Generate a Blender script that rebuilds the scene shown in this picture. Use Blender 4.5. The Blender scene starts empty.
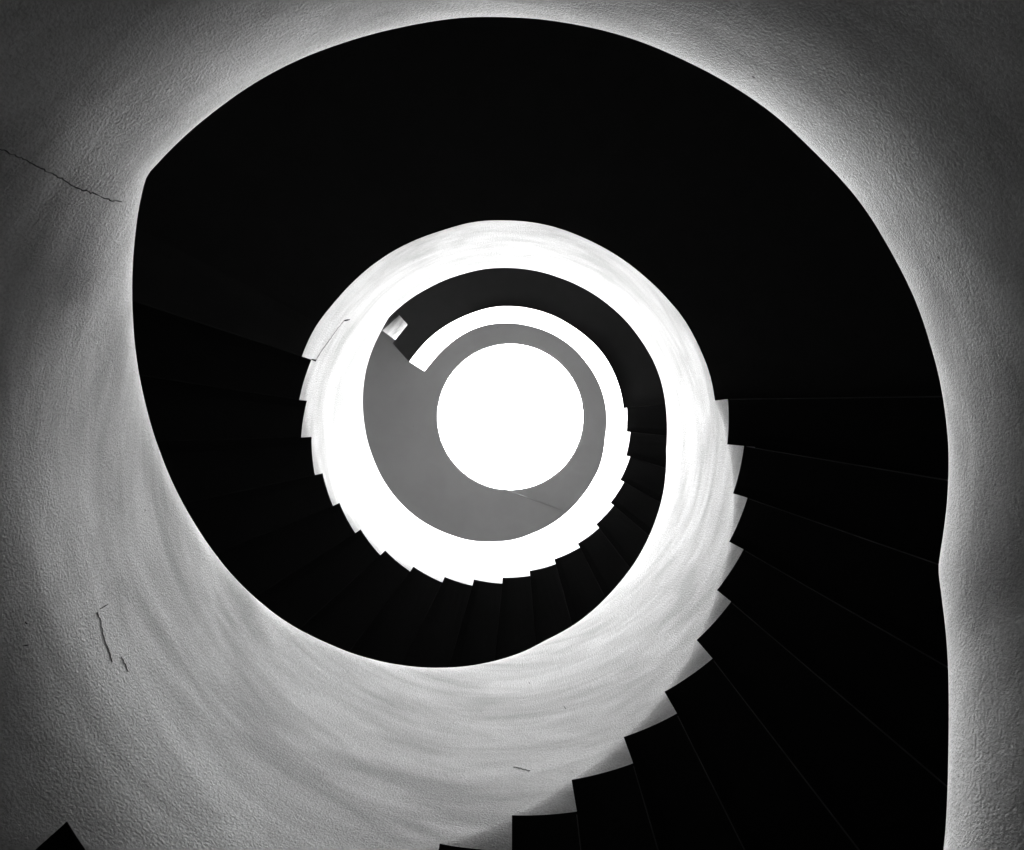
import bpy, bmesh, math, random
import numpy as np
from mathutils import Vector
random.seed(4)
F = 800.0            # focal length in pixels
CX, CY = 512.0, 425.0
H = 3.2; RISE = 0.16
FLOOR_Z = -1.5; CEIL_Z = 9.4
C = bpy.context.scene.collection
D = math.degrees; R = math.radians

# ------------------------------------------------------------------ survey data
def pol(p):
    return D(math.atan2(-(p[1]-CY), p[0]-CX)), math.hypot(p[0]-CX, p[1]-CY)
def unwrap(pts, u0):
    out = []; prev = u0
    for p in pts:
        u, q = pol(p)
        u += 360*round((prev-u)/360)
        out.append((u, q)); prev = u
    return out

TOP = [(943.5,850),(946.5,820.6),(947.4,791),(948,762),(948.5,718),(948.2,673.5),(947,644),(944.2,617.6),(941.5,600),(938.6,577.5),(937.6,570.6),
 (941.2,544),(945.6,514.7),(948,479.4),(948.5,453),(947,429.4),(943.7,406),(940.3,382),(934.5,360),(928.2,338.8),(921.2,315.3),(912.9,295.3),
 (902.4,272.9),(890.6,251.8),(877,227.5),(862.8,206.1),(845.5,184.2),(830.6,168.8),(811.8,150),(797.6,135.9),(783.5,122.5),(764.7,107.6),
 (745.9,94.7),(722.4,80.1),(701,68.7),(680,58.5),(656.3,47.9),(627,37.1),(597.7,29.3),(568.4,23.4),(539,19.1),(500,17.4),(481.6,16.8),
 (456.3,18.2),(427,22.5),(397.7,28.3),(372.3,34.2),(346.9,42),(322,50.5),(297,60.6),(270.6,74),(242.4,91),(214,112.2),(183.5,137.2),
 (164.7,156.5),(148.2,174),(145.0,180.9),(140.3,199.4),(136.5,225.9),(133.5,252.4),(132.4,278.8),(132.4,302.4),(133.8,331.8),(136.5,358.2),
 (141.8,387.6),(151.6,427),(162.6,458.8),(175.9,489.7),(192,519.1),(211.2,548.5),(234.7,577.9),(261.2,602.9),(286.6,622.2),(305.2,632.7),
 (323,641),(352,653.2),(379.4,661),(406.7,665.9),(438,667.9),(468.5,666),(494.7,661),(514.2,655.2),(531.8,648),(543.5,641),(559,633.6),
 (576.7,623),(596.3,607.2),(615.8,586.9),(629.5,570.1),(639.5,554.9),(652.9,527),(662.4,496.5),(666.0,468.2),(666.2,449.4),(667,429),
 (666,409),(661.9,384.6),(654.2,362.5),(641,340.3),(625.5,320.4),(607.3,303.9),(585.9,289.5),(560,277.8),(527,269.3),(505.5,267.8),(484,269),
 (464.5,273.6),(447.5,279),(428.6,288),(409.5,299.4),(400,307),(389,317),(381.8,330),(373.8,345.9),(367.6,363.5),(364,381),(362.7,400.5),
 (363.8,420),(367.2,439.6),(374,460.1),(382.8,479),(393.8,495),(407.9,509.9),(423.4,521.9),(440.4,530.8),(453,535.6),(467,539.8),(479.3,541.4),
 (494,541.5),(511.5,540.2),(521.8,537.4),(532,533.5),(549.6,525),(567.2,512),(581.8,496.4),(593.5,478.8),(598.7,469),(603,453.4),(605.3,436.5),
 (606.7,419.5),(604.2,398.8),(597.2,379.5),(586.2,362.5),(570.5,345.7),(547.9,331.8),(530,326),(509,323),(489.6,324.3),(470.3,330.4),
 (454.5,340),(442.2,350.6),(433.4,360.3),(427.2,368.2),(424.6,371)]
TOPU = unwrap(TOP, -44)
KINKS = [-17.9, 145.4, 351.0, 498.6, 713.0]
# undersides of the two level landings, seen as smooth arcs
LB = unwrap([(714.7,399.3),(710.4,377),(709.4,372.8),(699.5,348),(683.5,318.5),(666,297.5),(641.5,274),(616.8,255.6),(589.6,240.7),(575,234.2),
 (546.5,225),(525,221.5),(503.5,220.5),(484,220.7),(466.4,223.4),(445,229.8),(420,238.3),(397,249),(370,267),(350,285),(334,303),(318,323),
 (308,341),(301.9,356.5)], 360)
LC = unwrap([(623.5,407.6),(618,382.7),(604.4,355.5),(587,337),(570,324.8),(560.8,319.2),(540.6,311),(521.3,307),(505.4,306.2),(487.9,308),
 (470.3,313.7),(452.7,321.6),(436.9,331.7),(426.4,341),(417.6,350.6),(408.9,362.4)], 720)
# riser corners: (outer = foot of the riser, inner = head of the riser)
RB = {20:((728,400.2),(714.6,399.5)),19:((744,446.4),(727.2,444)),18:((747.2,498.6),(733.3,492.7)),17:((742.7,551),(730,540.3)),
 16:((730.3,602.5),(717.6,589.3)),15:((712,659),(697.2,639.6)),14:((676,714),(665.4,691.2)),13:((631.4,763.9),(625.3,736.4)),
 12:((576.4,811.6),(572,779.7)),11:((510.5,851),(513.3,815.3))}
RC = {1:((301.7,356.4),(311.5,359.7)),2:((299.2,400.3),(307,400.3)),3:((301.2,438.3),(311.5,436)),4:((315,475.4),(322.5,472.9)),
 5:((333,506),(339.4,502.8)),6:((355.2,533),(360.7,529.5)),7:((379.8,554.7),(385.8,551)),8:((409.5,571),(414,567)),9:((442.5,582.5),(444.5,576.8)),
 10:((472,585.5),(474.5,579.5)),11:((502,583.5),(503,577.6)),12:((530,575.8),(529.8,570.8)),13:((555,564.3),(555.2,559)),
 14:((579.8,547.5),(578,543.5)),15:((598.3,528.7),(597,523.6)),16:((613.5,505.8),(610.8,502.3)),17:((623.8,482.8),(620.6,479.2)),
 18:((630,457.5),(626.3,455)),19:((630.5,432.5),(626.6,431.2)),20:((627,408.5),(623.5,407.6))}
Z_A = 0.48; Z_B = Z_A+H; Z_C = Z_B+H
# direction of each riser line under the lower flight (degrees, u)
DIR_B = {20:0.8,19:-9.4,18:-19.0,17:-29.8,16:-40.4,15:-52.4,14:-63.4}

# ------------------------------------------------------------------ plan of the well: r(u)
S = []   # (u, r, weight)
for k,(o,i) in RB.items():
    for p,z in ((o,Z_A+RISE*(k-1)),(i,Z_A+RISE*k)):
        u,q = pol(p); u += 360*round((360-(20-k)*10.2-u)/360); S.append((u,q*z/F))
S.append((221.7, 595.9*1.44/F)); S.append((260.2,424.8*2.08/F))
for k,(o,i) in RC.items():
    for p,z in ((o,Z_B+RISE*(k-1)),(i,Z_B+RISE*k)):
        u,q = pol(p); u += 360*round((520+(k-1)*11-u)/360); S.append((u,q*z/F))
for u,q in LB: S.append((u,q*Z_B/F))
for u,q in LC: S.append((u,q*Z_C/F))
for u,q in TOPU:
    if -17<u<144: S.append((u,q*1.80/F))
    elif 352<u<498: S.append((u,q*4.98/F))
    elif u<-17: S.append((u,q*(1.80+(u+17)*RISE/11.0)/F))
S = np.array(S)
def basis(u):
    a = np.radians(u); t = (u-400)/400.
    return np.stack([1+0*a, np.cos(a), np.sin(a), np.cos(2*a), np.sin(2*a), t, t*np.cos(a), t*np.sin(a)], -1)
COEF = np.linalg.lstsq(basis(S[:,0]), S[:,1], rcond=None)[0]
def rr(u):
    u = np.asarray(u, float)
    return basis(u) @ COEF
def r1(u): return float(rr(np.array([u]))[0])

def smooth_profile(pts, lo, hi, kinks, win=3.0, step=0.5):
    us = np.arange(lo, hi+1e-6, step)
    pu = np.array([p[0] for p in pts]); pq = np.array([p[1] for p in pts])
    v = np.interp(us, pu, 1.0/pq)
    bounds = [-1e9]+kinks+[1e9]
    out = v.copy()
    for j,u in enumerate(us):
        b0 = max(b for b in bounds if b<=u); b1 = min(b for b in bounds if b>u)
        w = min(win, max(u-b0, .01), max(b1-u, .01), max(u-lo,.01), max(hi-u,.01))
        m = (us>=u-w)&(us<=u+w)
        out[j] = v[m].mean()
    return us, 1/out
TU, TQ = smooth_profile(TOPU, TOPU[0][0], TOPU[-1][0], KINKS)
TZ = rr(TU)*F/TQ
def ztop(u):
    if u < TU[0]:
        return float(TZ[0] + (u-TU[0])*RISE/10.4)
    return float(np.interp(u, TU, TZ))

# risers: list of (u, z_low, z_high, dir)
def riser_from_px(o, i, near):
    uo,qo = pol(o); ui,qi = pol(i)
    uo += 360*round((near-uo)/360); ui += 360*round((near-ui)/360)
    u = (uo+ui)/2; r = r1(u)
    return u, r*F/qo, r*F/qi, uo
FL = {0:[],1:[],2:[]}
for k in range(9,21):
    u = 6.8-(20-k)*10.4
    FL[0].append((u, Z_A-H+RISE*(k-1), Z_A-H+RISE*k, u-3))
UB = {1:168.0,2:179,3:190,4:200.5,5:211,6:221.7,7:231.5,8:241,9:250.6,10:260.2}
for k in range(1,21):
    if k in RB:
        u,zl,zh,ud = riser_from_px(*RB[k], 360-(20-k)*10.2)
        d = DIR_B[k]+360 if k in DIR_B else ud-3
    else:
        u = UB[k]; zl = Z_A+RISE*(k-1); zh = zl+RISE; d = u-3
        if k == 6: zh = r1(u)*F/595.9
        if k == 10: zh = r1(u)*F/424.8
        if k == 6: zl = zh-RISE
        if k == 10: zl = zh-RISE
    FL[1].append((u,zl,zh,d))
for k in range(1,21):
    u,zl,zh,ud = riser_from_px(*RC[k], 520+(k-1)*11)
    FL[2].append((u,zl,zh, ud if k==1 else ud-2))
UEND = 868.4
def landing_z(tr, u0, u1):
    us, q = smooth_profile(tr, tr[0][0], tr[-1][0], [])
    z = rr(us)*F/q
    return lambda u: float(np.interp(u, us, z))
LZ = {0:lambda u: Z_A, 1:landing_z(LB,0,0), 2:landing_z(LC,0,0)}

# spans: each span is (u0,u1, zbot(u), dir0, dir1)
def flight_spans(n):
    f = FL[n]; out = []
    for a,b in zip(f[:-1], f[1:]):
        out.append((a[0], b[0], a[2], b[1], a[3], b[3], b[2]))
    return out
KT = {0:.25, 1:.27, 2:.15}
def drf(d, k):
    return k*d*d/(d+.11) if d > 0 else 0.0
def added_belly(u, z):
    # added belly: lowest parapet turn leans back to darken it below the rim
    rt = min(1.0, max(0.0, (35-u)/45.0))
    c = (BAT+.05*rt)*min(1.0, max(0.0, (246-u)/36.0))
    d = min(ztop(u)-.12+.08*rt, 1.97-.12*min(1.0, max(0.0, (u-150)/30.0)))-z
    if d <= 0 or c == 0: return 0.0
    return c*d*d if d < .6 else c*(.36+(min(d,.9)-.6)*.8)
BAT = .39
def off(u, z, L, k): return added_belly(u, z)+drf(L-z, k)
def tooth(u, zb, L, k):
    # the slab end hanging under the smooth line L(u) leans back a little; same outline seen from below
    r = r1(u); lo = zb; hi = zb*1.5+.3
    if off(u, zb, L, k) < 1e-5: return zb
    for _ in range(36):
        z = (lo+hi)/2
        if z < (r+off(u, z, L, k))*zb/r: lo = z
        else: hi = z
    return z
SP = {n: flight_spans(n) for n in (0,1,2)}
# ------------------------------------------------------------------ materials
def newmat(name):
    m = bpy.data.materials.new(name); m.use_nodes = True
    nt = m.node_tree; b = nt.nodes['Principled BSDF']
    return m, nt, b
def plaster(name, base, dark, bump=0.95, use_uv=True, streak=1.0):
    m, nt, b = newmat(name)
    N = nt.nodes.new; L = nt.links.new
    tc = N('ShaderNodeTexCoord')
    src = tc.outputs['UV'] if use_uv else tc.outputs['Object']
    mp = N('ShaderNodeMapping'); mp.inputs['Scale'].default_value = (1.3,3.0,1) if use_uv else (2,2,2)
    mp.inputs['Rotation'].default_value = (0,0,R(8) if use_uv else 0)
    L(src, mp.inputs[0])
    n1 = N('ShaderNodeTexNoise'); n1.inputs['Scale'].default_value = 1.5; n1.inputs['Detail'].default_value = 5; n1.inputs['Roughness'].default_value=.55; n1.inputs['Distortion'].default_value=.6
    L(mp.outputs[0], n1.inputs[0])
    mp2 = N('ShaderNodeMapping'); mp2.inputs['Scale'].default_value = (2.2,9,1) if use_uv else (5,5,5)
    mp2.inputs['Rotation'].default_value = (0,0,R(5) if use_uv else 0)
    L(src, mp2.inputs[0])
    n2 = N('ShaderNodeTexNoise'); n2.inputs['Scale'].default_value = 1.3; n2.inputs['Detail'].default_value = 3; n2.inputs['Distortion'].default_value=.9
    L(mp2.outputs[0], n2.inputs[0])
    ad = N('ShaderNodeMath'); ad.operation='MULTIPLY_ADD'; ad.inputs[1].default_value = .30*streak
    L(n2.outputs[0], ad.inputs[0]); L(n1.outputs[0], ad.inputs[2])
    cr = N('ShaderNodeValToRGB'); cr.color_ramp.elements[0].position=.50; cr.color_ramp.elements[1].position=.80
    cr.color_ramp.elements[0].color=(dark,)*3+(1,); cr.color_ramp.elements[1].color=(base,)*3+(1,)
    L(ad.outputs[0], cr.inputs[0])
    # tiny dark pits and chips
    vo = N('ShaderNodeTexVoronoi'); vo.inputs['Scale'].default_value = 5.5; L(tc.outputs['Object'], vo.inputs[0])
    pr = N('ShaderNodeValToRGB'); pr.color_ramp.elements[0].position=.015; pr.color_ramp.elements[1].position=.028
    pr.color_ramp.elements[0].color=(.25,.25,.25,1); pr.color_ramp.elements[1].color=(1,1,1,1)
    L(vo.outputs['Distance'], pr.inputs[0])
    mx = N('ShaderNodeMix'); mx.data_type='RGBA'; mx.blend_type='MULTIPLY'; mx.inputs[0].default_value=1
    L(cr.outputs[0], mx.inputs[6]); L(pr.outputs[0], mx.inputs[7])
    b.inputs['Roughness'].default_value = .9; b.inputs['Specular IOR Level'].default_value = .15
    n3 = N('ShaderNodeTexNoise'); n3.inputs['Scale'].default_value = 165; n3.inputs['Detail'].default_value = 4; n3.inputs['Roughness'].default_value=.6
    L(tc.outputs['Object'], n3.inputs[0])
    gr = N('ShaderNodeValToRGB'); gr.color_ramp.elements[0].position=.34; gr.color_ramp.elements[1].position=.62
    gv = .76 if bump > .5 else .95
    gr.color_ramp.elements[0].color=(gv,gv,gv,1); gr.color_ramp.elements[1].color=(1,1,1,1); L(n3.outputs[0], gr.inputs[0])
    m2 = N('ShaderNodeMix'); m2.data_type='RGBA'; m2.blend_type='MULTIPLY'; m2.inputs[0].default_value=1
    L(mx.outputs[2], m2.inputs[6]); L(gr.outputs[0], m2.inputs[7]); L(m2.outputs[2], b.inputs['Base Color'])
    bp = N('ShaderNodeBump'); bp.inputs['Strength'].default_value = bump; bp.inputs['Distance'].default_value = .005
    L(n3.outputs[0], bp.inputs['Height'])
    bp2 = N('ShaderNodeBump'); bp2.inputs['Strength'].default_value = .07; bp2.inputs['Distance'].default_value = .02
    L(n2.outputs[0], bp2.inputs['Height']); L(bp.outputs[0], bp2.inputs['Normal'])
    L(bp2.outputs[0], b.inputs['Normal'])
    return m
M_PL = plaster('white_plaster', .73, .43)
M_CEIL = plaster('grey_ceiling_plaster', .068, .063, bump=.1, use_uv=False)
M_WALL = plaster('outer_wall_plaster', .62, .5, use_uv=False)
M_PIER = plaster('pier_plaster', .22, .07, use_uv=False)
M_FLOOR = plaster('floor_screed', .1, .07, use_uv=False)
def flat(name, v, rough=.9, nz=.15):
    m, nt, b = newmat(name)
    n = nt.nodes.new('ShaderNodeTexNoise'); n.inputs['Scale'].default_value = 9; n.inputs['Detail'].default_value=6
    cr = nt.nodes.new('ShaderNodeValToRGB')
    cr.color_ramp.elements[0].color=(v*(1-nz),)*3+(1,); cr.color_ramp.elements[1].color=(v*(1+nz),)*3+(1,)
    tc = nt.nodes.new('ShaderNodeTexCoord'); nt.links.new(tc.outputs['Object'], n.inputs[0])
    nt.links.new(n.outputs[0], cr.inputs[0]); nt.links.new(cr.outputs[0], b.inputs['Base Color'])
    b.inputs['Roughness'].default_value = rough; b.inputs['Specular IOR Level'].default_value = 0.0
    return m
M_BLK = flat('step_shade_black', .017)  # near-black colour stands in for the deep shade under the steps
M_ARRIS = flat('painted_edge_light', .02)  # edge tone lifted to imitate light catching the arris
M_ARRIS2 = flat('painted_edge_light_pale', .10)  # stronger painted edge light, for the middle flight only
M_BLKL = flat('landing_shade_black', .032)  # shade of the landing soffits put into the base colour
M_CRACK = flat('crack_dark', .002)
M_HAIR = flat('hairline_dark', .16)
M_WIRE = flat('wire_metal', .06, .5)

# ------------------------------------------------------------------ helpers
def link(name, bm, mats, parent=None, smooth=False, kind=None):
    me = bpy.data.meshes.new(name); bm.to_mesh(me); bm.free()
    for m in mats: me.materials.append(m)
    o = bpy.data.objects.new(name, me); C.objects.link(o)
    if smooth:
        for p in me.polygons: p.use_smooth = True
    if parent is not None:
        o.parent = parent; o.matrix_parent_inverse = parent.matrix_world.inverted()
    if kind: o['kind'] = kind
    return o
def thing(name, label, cat, loc, group=None):
    o = bpy.data.objects.new(name, None); C.objects.link(o); o.location = loc
    o.empty_display_size = .2
    o['label'] = label; o['category'] = cat
    if group: o['group'] = group
    bpy.context.view_layer.update()
    return o
def P(u, r, z):
    a = R(u); return Vector((r*math.cos(a), -r*math.sin(a), z))
WC = Vector((float(np.mean(rr(np.arange(0,720,5.))*np.cos(np.radians(np.arange(0,720,5.))))),
             float(-np.mean(rr(np.arange(0,720,5.))*np.sin(np.radians(np.arange(0,720,5.)))))))*1.0
ROUT = 2.34
def hit_wall(p, d, rad=ROUT):
    # from plan point p along plan direction d to the circle of the outer wall
    q = Vector((p[0]-WC.x, p[1]-WC.y)); b = q.dot(d); c = q.length_squared-rad*rad
    t = -b+math.sqrt(max(b*b-c,0)); return Vector((p[0],p[1]))+d*t
SKIN = 0.008; PT = 0.12; THICK = 0.24

def wedge(u0, u1, zb, dir0, dir1, thick=THICK, nseg=None, name='step', mat=None, parent=None, flatbase=None, Lf=None, k=0, arris=True, arm=None):
    """a winder step (or curved landing slab): from the well out to the wall between two riser lines"""
    n = nseg or 5
    fr = [i/n for i in range(n+1)]
    if arris: fr.insert(n, 1-.018/(1 if n<10 else 10))
    n = len(fr)-1
    us = [u0+(u1-u0)*t for t in fr]
    if Lf is None: Lf = lambda u: zb(u)
    zbs = [tooth(u, zb(u), Lf(u), k) for u in us]
    inner = [P(u, r1(u)+SKIN+off(u,z,Lf(u),k)+min(.03,added_belly(u,z)*2), 0) for u,z in zip(us,zbs)]
    inner_t = [P(u, r1(u)+SKIN+off(u,z+thick,Lf(u),k)+min(.03,added_belly(u,z)*2), 0) for u,z in zip(us,zbs)]
    def dv(d): a = R(d); return Vector((math.cos(a), -math.sin(a)))
    o0 = hit_wall(inner[0], dv(dir0)); o1 = hit_wall(inner[-1], dv(dir1))
    a0 = math.atan2(o0.y-WC.y, o0.x-WC.x); a1 = math.atan2(o1.y-WC.y, o1.x-WC.x)
    while a1 > a0: a1 -= 2*math.pi
    outer = [Vector((WC.x+ROUT*math.cos(a0+(a1-a0)*t), WC.y+ROUT*math.sin(a0+(a1-a0)*t))) for t in fr]
    bm = bmesh.new(); rows = 4; V = []
    for i,u in enumerate(us):
        z = zbs[i]; zt = z+thick; z0 = flatbase if flatbase is not None else z
        if arris and i == n: z0 += .006
        col = []
        for j in range(rows+1):
            t = j/rows; x = inner[i].x*(1-t)+outer[i].x*t; y = inner[i].y*(1-t)+outer[i].y*t
            xt = inner_t[i].x*(1-t)+outer[i].x*t; yt = inner_t[i].y*(1-t)+outer[i].y*t
            col.append((bm.verts.new((x,y,z0)), bm.verts.new((xt,yt,zt))))
        V.append(col)
    for i in range(n):
        for j in range(rows):
            a,b,c,d = V[i][j],V[i+1][j],V[i+1][j+1],V[i][j+1]
            fb = bm.faces.new([v[0] for v in (a,b,c,d)]); fb.material_index = 1 if (arris and i==n-1) else 0; bm.faces.new([v[1] for v in (d,c,b,a)])
        for j in (0,rows):
            bm.faces.new([V[i][j][0],V[i+1][j][0],V[i+1][j][1],V[i][j][1]])
    for i in (0,n):
        for j in range(rows):
            bm.faces.new([V[i][j][0],V[i][j+1][0],V[i][j+1][1],V[i][j][1]])
    bmesh.ops.recalc_face_normals(bm, faces=bm.faces)
    # second slot: paler edge strip standing in for light on the arris
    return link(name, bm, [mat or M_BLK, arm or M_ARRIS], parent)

def parapet(stations, parent, endcap=(True,True)):
    """stations: list of (u, zbot, ztread); equal u twice = a riser"""
    bm = bmesh.new(); uvl = bm.loops.layers.uv.new('UVMap')
    NR = 56; rings = []; FA = .05; FB = .17
    for (u, zb, zt, L, k) in stations:
        r = r1(u); q = r*F/ztop(u)      # q: where the rim is seen
        tz = ztop(u)
        for _ in range(8):
            ta = math.atan2(FB*r, FA*tz)
            tz = (r+FA*(1-math.cos(ta)))*F/q + FB*(1-math.sin(ta))
        prof = []
        zq = tooth(u, zb, L, k)
        low = min(max(L, zq)+.0, tz-FB-.05)
        for j in range(9):
            z = zq+(low-zq)*j/8; prof.append((r+off(u,z,L,k), z))
        low += 1e-4
        for j in range(1,NR-8):
            z = low+(tz-FB-low)*j/(NR-9); prof.append((r+off(u,z,L,k), z))
        for kk in range(1,9):
            a = math.pi/2*kk/8; prof.append((r+FA-FA*math.cos(a), tz-FB+FB*math.sin(a)))
        prof.append((r+PT-.02, tz)); prof.append((r+PT, tz-.02))
        rb = r+SKIN+off(u,zq,L,k); zt = max(zt, zq+.15); ro = off(u,zt,L,k)
        prof.append((r+PT+ro, zt)); prof.append((r+SKIN+ro, zt)); prof.append((rb, zq))
        sk = -2.2*max(0.0, 1-(UEND-u)/6.0)
        rings.append([(bm.verts.new(P(u+sk*max(0,(q-r))/PT, q, z)), q, z) for q,z in prof])
    n = len(rings[0])
    def addf(q, uvs, mi, sm):
        vs = []
        for v in q:
            if v not in vs: vs.append(v)
        if len(vs) < 3: return
        try: f = bm.faces.new(vs)
        except ValueError: return
        f.material_index = mi; f.smooth = sm
        m = dict(zip(q, uvs))
        for l in f.loops: l[uvl].uv = m[l.vert]
    for i in range(len(rings)-1):
        A, B = rings[i], rings[i+1]; uA, uB = stations[i][0], stations[i+1][0]
        for j in range(n):
            k = (j+1) % n
            if abs(uA-uB) < 1e-9:
                # vertical step of the profile: only the lip and the tread side differ
                pass
            q = [A[j][0],B[j][0],B[k][0],A[k][0]]
            uv = [(R(uA),A[j][2]),(R(uB),B[j][2]),(R(uB),B[k][2]),(R(uA),A[k][2])]
            if abs(uA-uB) < 1e-9:
                if j < n-3: continue
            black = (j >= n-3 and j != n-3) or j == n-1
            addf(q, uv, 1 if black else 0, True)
    for e,ring in ((0,rings[0]),(1,rings[-1])):
        if endcap[e]:
            f = bm.faces.new([v[0] for v in ring]); 
            for l in f.loops: l[uvl].uv = (R(stations[0 if e==0 else -1][0])+l.vert.co.x*.3, l.vert.co.z)
    return bm
def weld_and_link(bm, parent, name='parapet'):
    bmesh.ops.recalc_face_normals(bm, faces=bm.faces)
    for e in bm.edges:
        if len(e.link_faces)==2 and (e.calc_face_angle(0) > .5 or e.link_faces[0].material_index != e.link_faces[1].material_index): e.smooth = False
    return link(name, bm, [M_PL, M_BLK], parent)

def stations_for(spans, thick=THICK, base=None):
    out = []
    for (u0,u1,zf,top,Lf,k) in spans:
        n = max(2, int(round((u1-u0)/1.0)))
        for i in range(n+1):
            u = u0+(u1-u0)*i/n; z = zf(u)
            out.append((u, z, z+top, Lf(u), k))
    return out
def lin(u0,u1,z0,z1): return lambda u: z0+(z1-z0)*(u-u0)/(u1-u0)

# ------------------------------------------------------------------ the staircase
flight_labels = {
 0: 'lowest stair flight, its rough plaster parapet standing along the right edge',
 1: 'stair flight of black winder steps fanning out lower right behind broad pale parapet',
 2: 'upper stair flight, small black sawtooth steps around a brilliant white ring-shaped parapet'}
landing_labels = {
 0: 'nearest landing, its grey plaster parapet arching across the top',
 1: 'middle landing with wide smooth black soffit above the white ring',
 2: 'topmost landing, narrow dark band edged by thin white parapet with square end'}
def crack(pts, parent, wid=0.0022, near=0, jitter=.6, mat=None):
    """an open crack following the plaster face through surveyed points"""
    dense = []
    for a,b in zip(pts[:-1], pts[1:]):
        n = max(2,int(math.hypot(b[0]-a[0],b[1]-a[1])/2.2))
        for i in range(n): t=i/n; dense.append((a[0]+(b[0]-a[0])*t+random.uniform(-jitter,jitter), a[1]+(b[1]-a[1])*t+random.uniform(-jitter,jitter)))
    dense.append(pts[-1])
    bm = bmesh.new(); prev = None; pos = []
    for p in dense:
        u,q = pol(p); u += 360*round((near-u)/360); r = r1(u); z = r*F/q
        q2 = q
        for _ in range(12): z = (r+off(u,z,-9,0))*F/q2
        pos.append(P(u, r+off(u,z,-9,0), z))
    for i,c in enumerate(pos):
        a = pos[max(i-1,0)]; b = pos[min(i+1,len(pos)-1)]; t = (b-a).normalized()
        nrm = Vector((-c.x,-c.y,0)).normalized(); s = t.cross(nrm).normalized()
        w = wid*random.uniform(.55,1.25)*(0.5 if i in (0,len(pos)-1) else 1)
        ring = [bm.verts.new(c+s*w-nrm*.001), bm.verts.new(c+nrm*.0012), bm.verts.new(c-s*w-nrm*.001)]
        if prev:
            for k in range(3):
                l = (k+1)%3; bm.faces.new([prev[k],ring[k],ring[l],prev[l]])
        else: bm.faces.new(ring)
        prev = ring
    bm.faces.new(prev)
    bmesh.ops.recalc_face_normals(bm, faces=bm.faces)
    return link('crack', bm, [mat or M_CRACK], parent)

parap = {}
for n in (0,1,2):
    f = FL[n]; base = FLOOR_Z if n == 0 else None
    t = thing('stair_flight', flight_labels[n], 'staircase', (WC.x, WC.y, max(f[0][1], FLOOR_Z)), 'curved stair flights of the spiral')
    spans = []
    for i,(u0,u1,z0,z1,d0,d1,zh1) in enumerate(SP[n]):
        zf = lin(u0,u1,z0,z1); Lf = lin(u0,u1,z0,zh1)
        spans.append((u0,u1,zf,THICK,Lf,KT[n]))
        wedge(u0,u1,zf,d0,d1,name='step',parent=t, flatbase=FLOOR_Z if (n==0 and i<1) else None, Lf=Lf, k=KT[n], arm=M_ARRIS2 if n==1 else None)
    bm = parapet(stations_for(spans), t, (n==0, False))
    parap[('f',n)] = weld_and_link(bm, t)
    # level landing above the flight
    u0 = f[-1][0]; d0 = f[-1][3]
    if n < 2: u1 = FL[n+1][0][0]; d1 = FL[n+1][0][3]
    else: u1 = UEND; d1 = UEND
    lt = thing('stair_landing', landing_labels[n], 'landing', (WC.x, WC.y, f[-1][2]), 'level landings of the spiral')
    if n < 2:
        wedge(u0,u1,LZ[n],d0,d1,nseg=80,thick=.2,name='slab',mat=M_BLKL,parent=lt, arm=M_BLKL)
    else:
        # the top slab ends in a notch beside the short wall
        us = [u0+(u1-u0)*i/70 for i in range(71)]
        loop = [P(u, r1(u)+SKIN, 0) for u in us]
        for px,py,z in ((393,343.5,Z_C),(408,325,Z_C),(399.8,315,Z_C+.2),(382.3,330.5,Z_C+.2),(340,369,Z_C+.2)):
            loop.append(Vector(((px-CX)*z/F,(py-CY)*z/F,0)))
        d = (loop[-1]-loop[-2]).normalized(); o1 = hit_wall(loop[-1], Vector((d.x,d.y)))
        a = R(d0); o0 = hit_wall(loop[0], Vector((math.cos(a),-math.sin(a))))
        a0 = math.atan2(o0.y-WC.y,o0.x-WC.x); a1 = math.atan2(o1.y-WC.y,o1.x-WC.x)
        while a1 > a0: a1 -= 2*math.pi
        for i in range(60,-1,-1):
            q = a0+(a1-a0)*i/60; loop.append(Vector((WC.x+ROUT*math.cos(q),WC.y+ROUT*math.sin(q),0)))
        bm = bmesh.new(); zc = Z_C-.02; vs = []
        for i,p in enumerate(loop):
            z = zc
            vs.append(bm.verts.new((p.x,p.y,z)))
        fb = bm.faces.new(vs)
        ex = bmesh.ops.extrude_face_region(bm, geom=[fb])
        for v in ex['geom']:
            if isinstance(v, bmesh.types.BMVert): v.co.z = Z_C+.2
        bmesh.ops.triangulate(bm, faces=[f_ for f_ in bm.faces if len(f_.verts)>4])
        bmesh.ops.recalc_face_normals(bm, faces=bm.faces)
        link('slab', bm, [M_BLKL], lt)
    bm = parapet(stations_for([(u0,u1,LZ[n],.2,LZ[n],0)]), lt, (False, n==2))
    parap[('l',n)] = weld_and_link(bm, lt)

# cracks in the plaster
crack([(-6,147),(8,152),(25,160),(40,168),(60,178),(78,188),(95,194),(104,199),(122,202)], parap[('l',0)], .0016, near=140, jitter=1.1)
crack([(311.6,359.2),(316,360.2),(320,353),(325,346),(331,338),(338,328),(344,320.5),(350,319.5)], parap[('l',1)], .0095, near=515, jitter=.25)
crack([(513,767),(530,770.5)], parap[('f',1)], .0006, near=270, mat=M_HAIR)
crack([(97,612),(101,622),(104,640),(109,652),(112,662)], parap[('f',1)], .0008, near=225, mat=M_HAIR)
crack([(121,657),(125,665),(128,672)], parap[('f',1)], .0008, near=225, mat=M_HAIR)
for a,b in (((100,609),(108,604)),((23,646),(28,645)),((25,622),(27,624)),((564,706),(566,709)),((722,440),(720.5,440)),((529,682.5),(530,683.5))):
    u_,q_ = pol(a)
    crack([a,b], parap[('f',1)], .0022 if a[0]<500 else .0035, near=300 if a[0]>500 else 215, jitter=.1)

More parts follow.
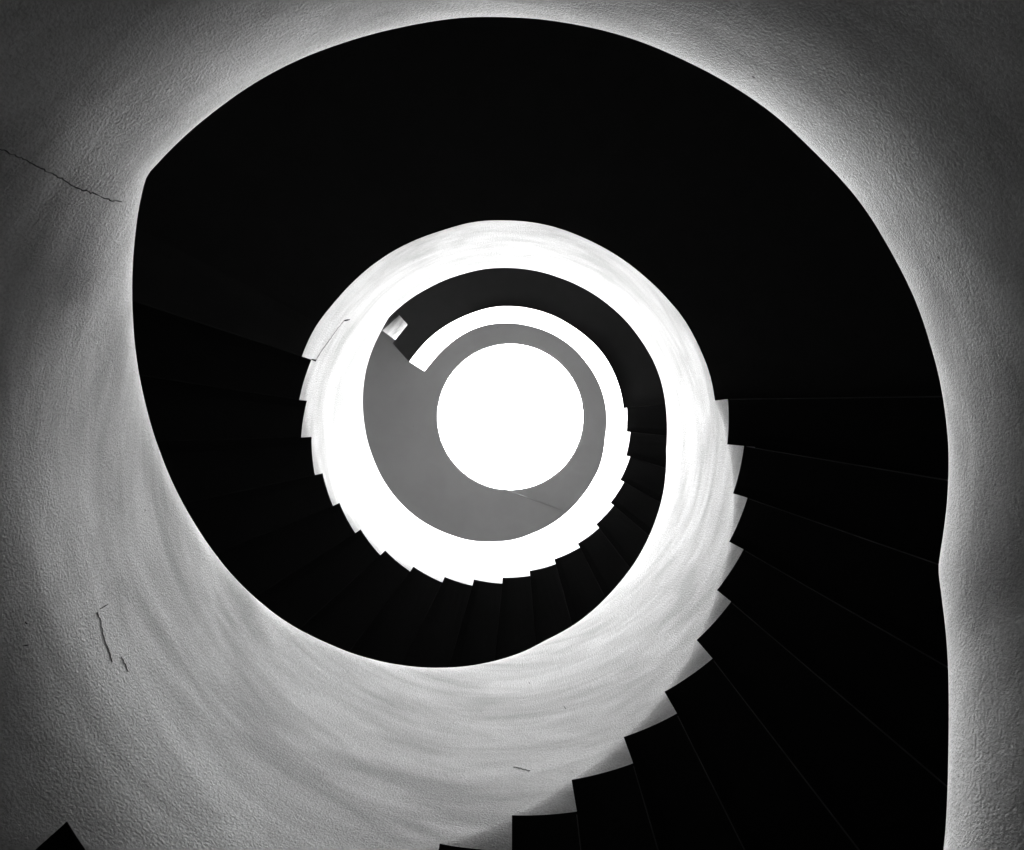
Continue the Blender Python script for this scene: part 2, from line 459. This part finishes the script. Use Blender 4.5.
# ------------------------------------------------------------------ room shell
def tube_shell(name, rad, th, z0, z1, mat, c=WC, seg=128):
    bm = bmesh.new(); ring = []
    for i in range(seg):
        a = 2*math.pi*i/seg; x,y = math.cos(a), math.sin(a)
        ring.append([bm.verts.new((c.x+x*q, c.y+y*q, z)) for q,z in ((rad,z0),(rad,z1),(rad+th,z1),(rad+th,z0))])
    for i in range(seg):
        A,B = ring[i], ring[(i+1)%seg]
        for k in range(4):
            l = (k+1)%4; bm.faces.new([A[k],B[k],B[l],A[l]])
    bmesh.ops.recalc_face_normals(bm, faces=bm.faces)
    return link(name, bm, [mat], None, smooth=False, kind='structure')
tube_shell('wall_outer', ROUT+.005, .25, FLOOR_Z, CEIL_Z, M_WALL)
bm = bmesh.new(); bmesh.ops.create_cone(bm, cap_ends=True, segments=96, radius1=2.62, radius2=2.62, depth=.2)
bmesh.ops.translate(bm, verts=bm.verts, vec=(WC.x,WC.y,FLOOR_Z-.1)); link('floor', bm, [M_FLOOR], kind='structure')
# ceiling disc with the round opening to the sky
oc = Vector(((510.3-CX)*CEIL_Z/F, (416.9-CY)*CEIL_Z/F)); orad = 73.0*CEIL_Z/F
bm = bmesh.new(); seg = 160; ring = []
for i in range(seg):
    a = 2*math.pi*i/seg; x,y = math.cos(a), math.sin(a)
    ring.append([bm.verts.new(v) for v in ((oc.x+x*orad,oc.y+y*orad,CEIL_Z),(oc.x+x*orad,oc.y+y*orad,CEIL_Z+.18),(WC.x+x*2.6,WC.y+y*2.6,CEIL_Z+.18),(WC.x+x*2.6,WC.y+y*2.6,CEIL_Z))])
for i in range(seg):
    A,B = ring[i], ring[(i+1)%seg]
    for k in range(4):
        l=(k+1)%4; fc = bm.faces.new([A[k],B[k],B[l],A[l]]); fc.material_index = 1 if k==0 else 0
bmesh.ops.recalc_face_normals(bm, faces=bm.faces)
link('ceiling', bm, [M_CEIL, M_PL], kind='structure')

# short plaster wall standing at the end of the top landing, seen through the notch
def pix(px,py,z): return Vector(((px-CX)*z/F,(py-CY)*z/F,z))
a = pix(381.2,329.8,Z_C+.2); b = pix(400.8,312.0,Z_C+.2)
d = (b-a).normalized(); out = Vector((a.x,a.y,0)).normalized()
out = Vector((d.y,-d.x,0)); out = out if out.dot(Vector((a.x,a.y,0)))>0 else -out
bm = bmesh.new(); bmesh.ops.create_cube(bm, size=1)
L = .75
for v in bm.verts:
    s = v.co.x+.5; t = v.co.y+.5; w = v.co.z+.5
    p = a+d*(L*s)+out*(.14*t); v.co = Vector((p.x,p.y,Z_C+.2+(CEIL_Z-Z_C-.2)*w))
bmesh.ops.bevel(bm, geom=[e for e in bm.edges if abs((e.verts[0].co-e.verts[1].co).z)>1], offset=.01, segments=3, affect='EDGES')
bmesh.ops.recalc_face_normals(bm, faces=bm.faces)
link('wall_inner', bm, [M_PIER], kind='structure')

# thin wire stretched under the ceiling
z = CEIL_Z-.012
p0 = pix(500,487.8,z); p1 = pix(600,523.5,z)
cu = bpy.data.curves.new('wire','CURVE'); cu.dimensions='3D'; cu.bevel_depth=.004; cu.bevel_resolution=2
sp = cu.splines.new('POLY'); sp.points.add(8)
for i in range(9):
    t = i/8; p = pix(500+100*t, 487.8+35.7*t, CEIL_Z-.012-.14*max(0,1-t/.38)**1.5); sp.points[i].co=(p.x,p.y,p.z,1)
tmp = bpy.data.objects.new('tmp_wire', cu); C.objects.link(tmp)
bpy.context.view_layer.update()
me = bpy.data.meshes.new_from_object(tmp); bpy.data.objects.remove(tmp)
w = bpy.data.objects.new('wire', me); C.objects.link(w); me.materials.clear(); me.materials.append(M_WIRE)
w['label']='thin straight wire running under the grey ceiling from the lower rim of the round opening'; w['category']='wire'

# ------------------------------------------------------------------ light: overcast sky through the round opening
wd = bpy.data.worlds.new('sky'); bpy.context.scene.world = wd; wd.use_nodes = True
bg = wd.node_tree.nodes['Background']; bg.inputs[0].default_value=(1,1,1,1); bg.inputs[1].default_value = 164.0
la = bpy.data.lights.new('skylight_portal','AREA'); la.shape='DISK'; la.size = orad*2
la.cycles.is_portal = True
lo = bpy.data.objects.new('skylight_portal', la); C.objects.link(lo); lo.location=(oc.x,oc.y,CEIL_Z+.17)

cam = bpy.data.cameras.new('camera'); co = bpy.data.objects.new('camera', cam); C.objects.link(co)
cam.sensor_fit='HORIZONTAL'; cam.sensor_width=36; cam.lens = 36*F/1024
co.location=(0,0,0); co.rotation_euler=(math.pi,0,0)
cam.clip_start=.02
sc = bpy.context.scene; sc.camera = co
sc.view_settings.view_transform='Standard'; sc.view_settings.look='None'; sc.view_settings.gamma=1; sc.view_settings.use_curve_mapping=False
sc.view_settings.exposure = 0.0
sc.cycles.use_denoising = True
sc.cycles.max_bounces = 16; sc.cycles.diffuse_bounces = 14
print('WC', WC, 'coef', COEF)
for u in range(-40,868,20): print(u, round(r1(u),3), round(ztop(u),2))
for n in (1,2): print(n, [(round(a[0],1),round(a[1],2),round(a[2],2)) for a in FL[n]])
print([round(LZ[1](u),2) for u in range(368,520,20)],[round(LZ[2](u),2) for u in range(730,868,20)])
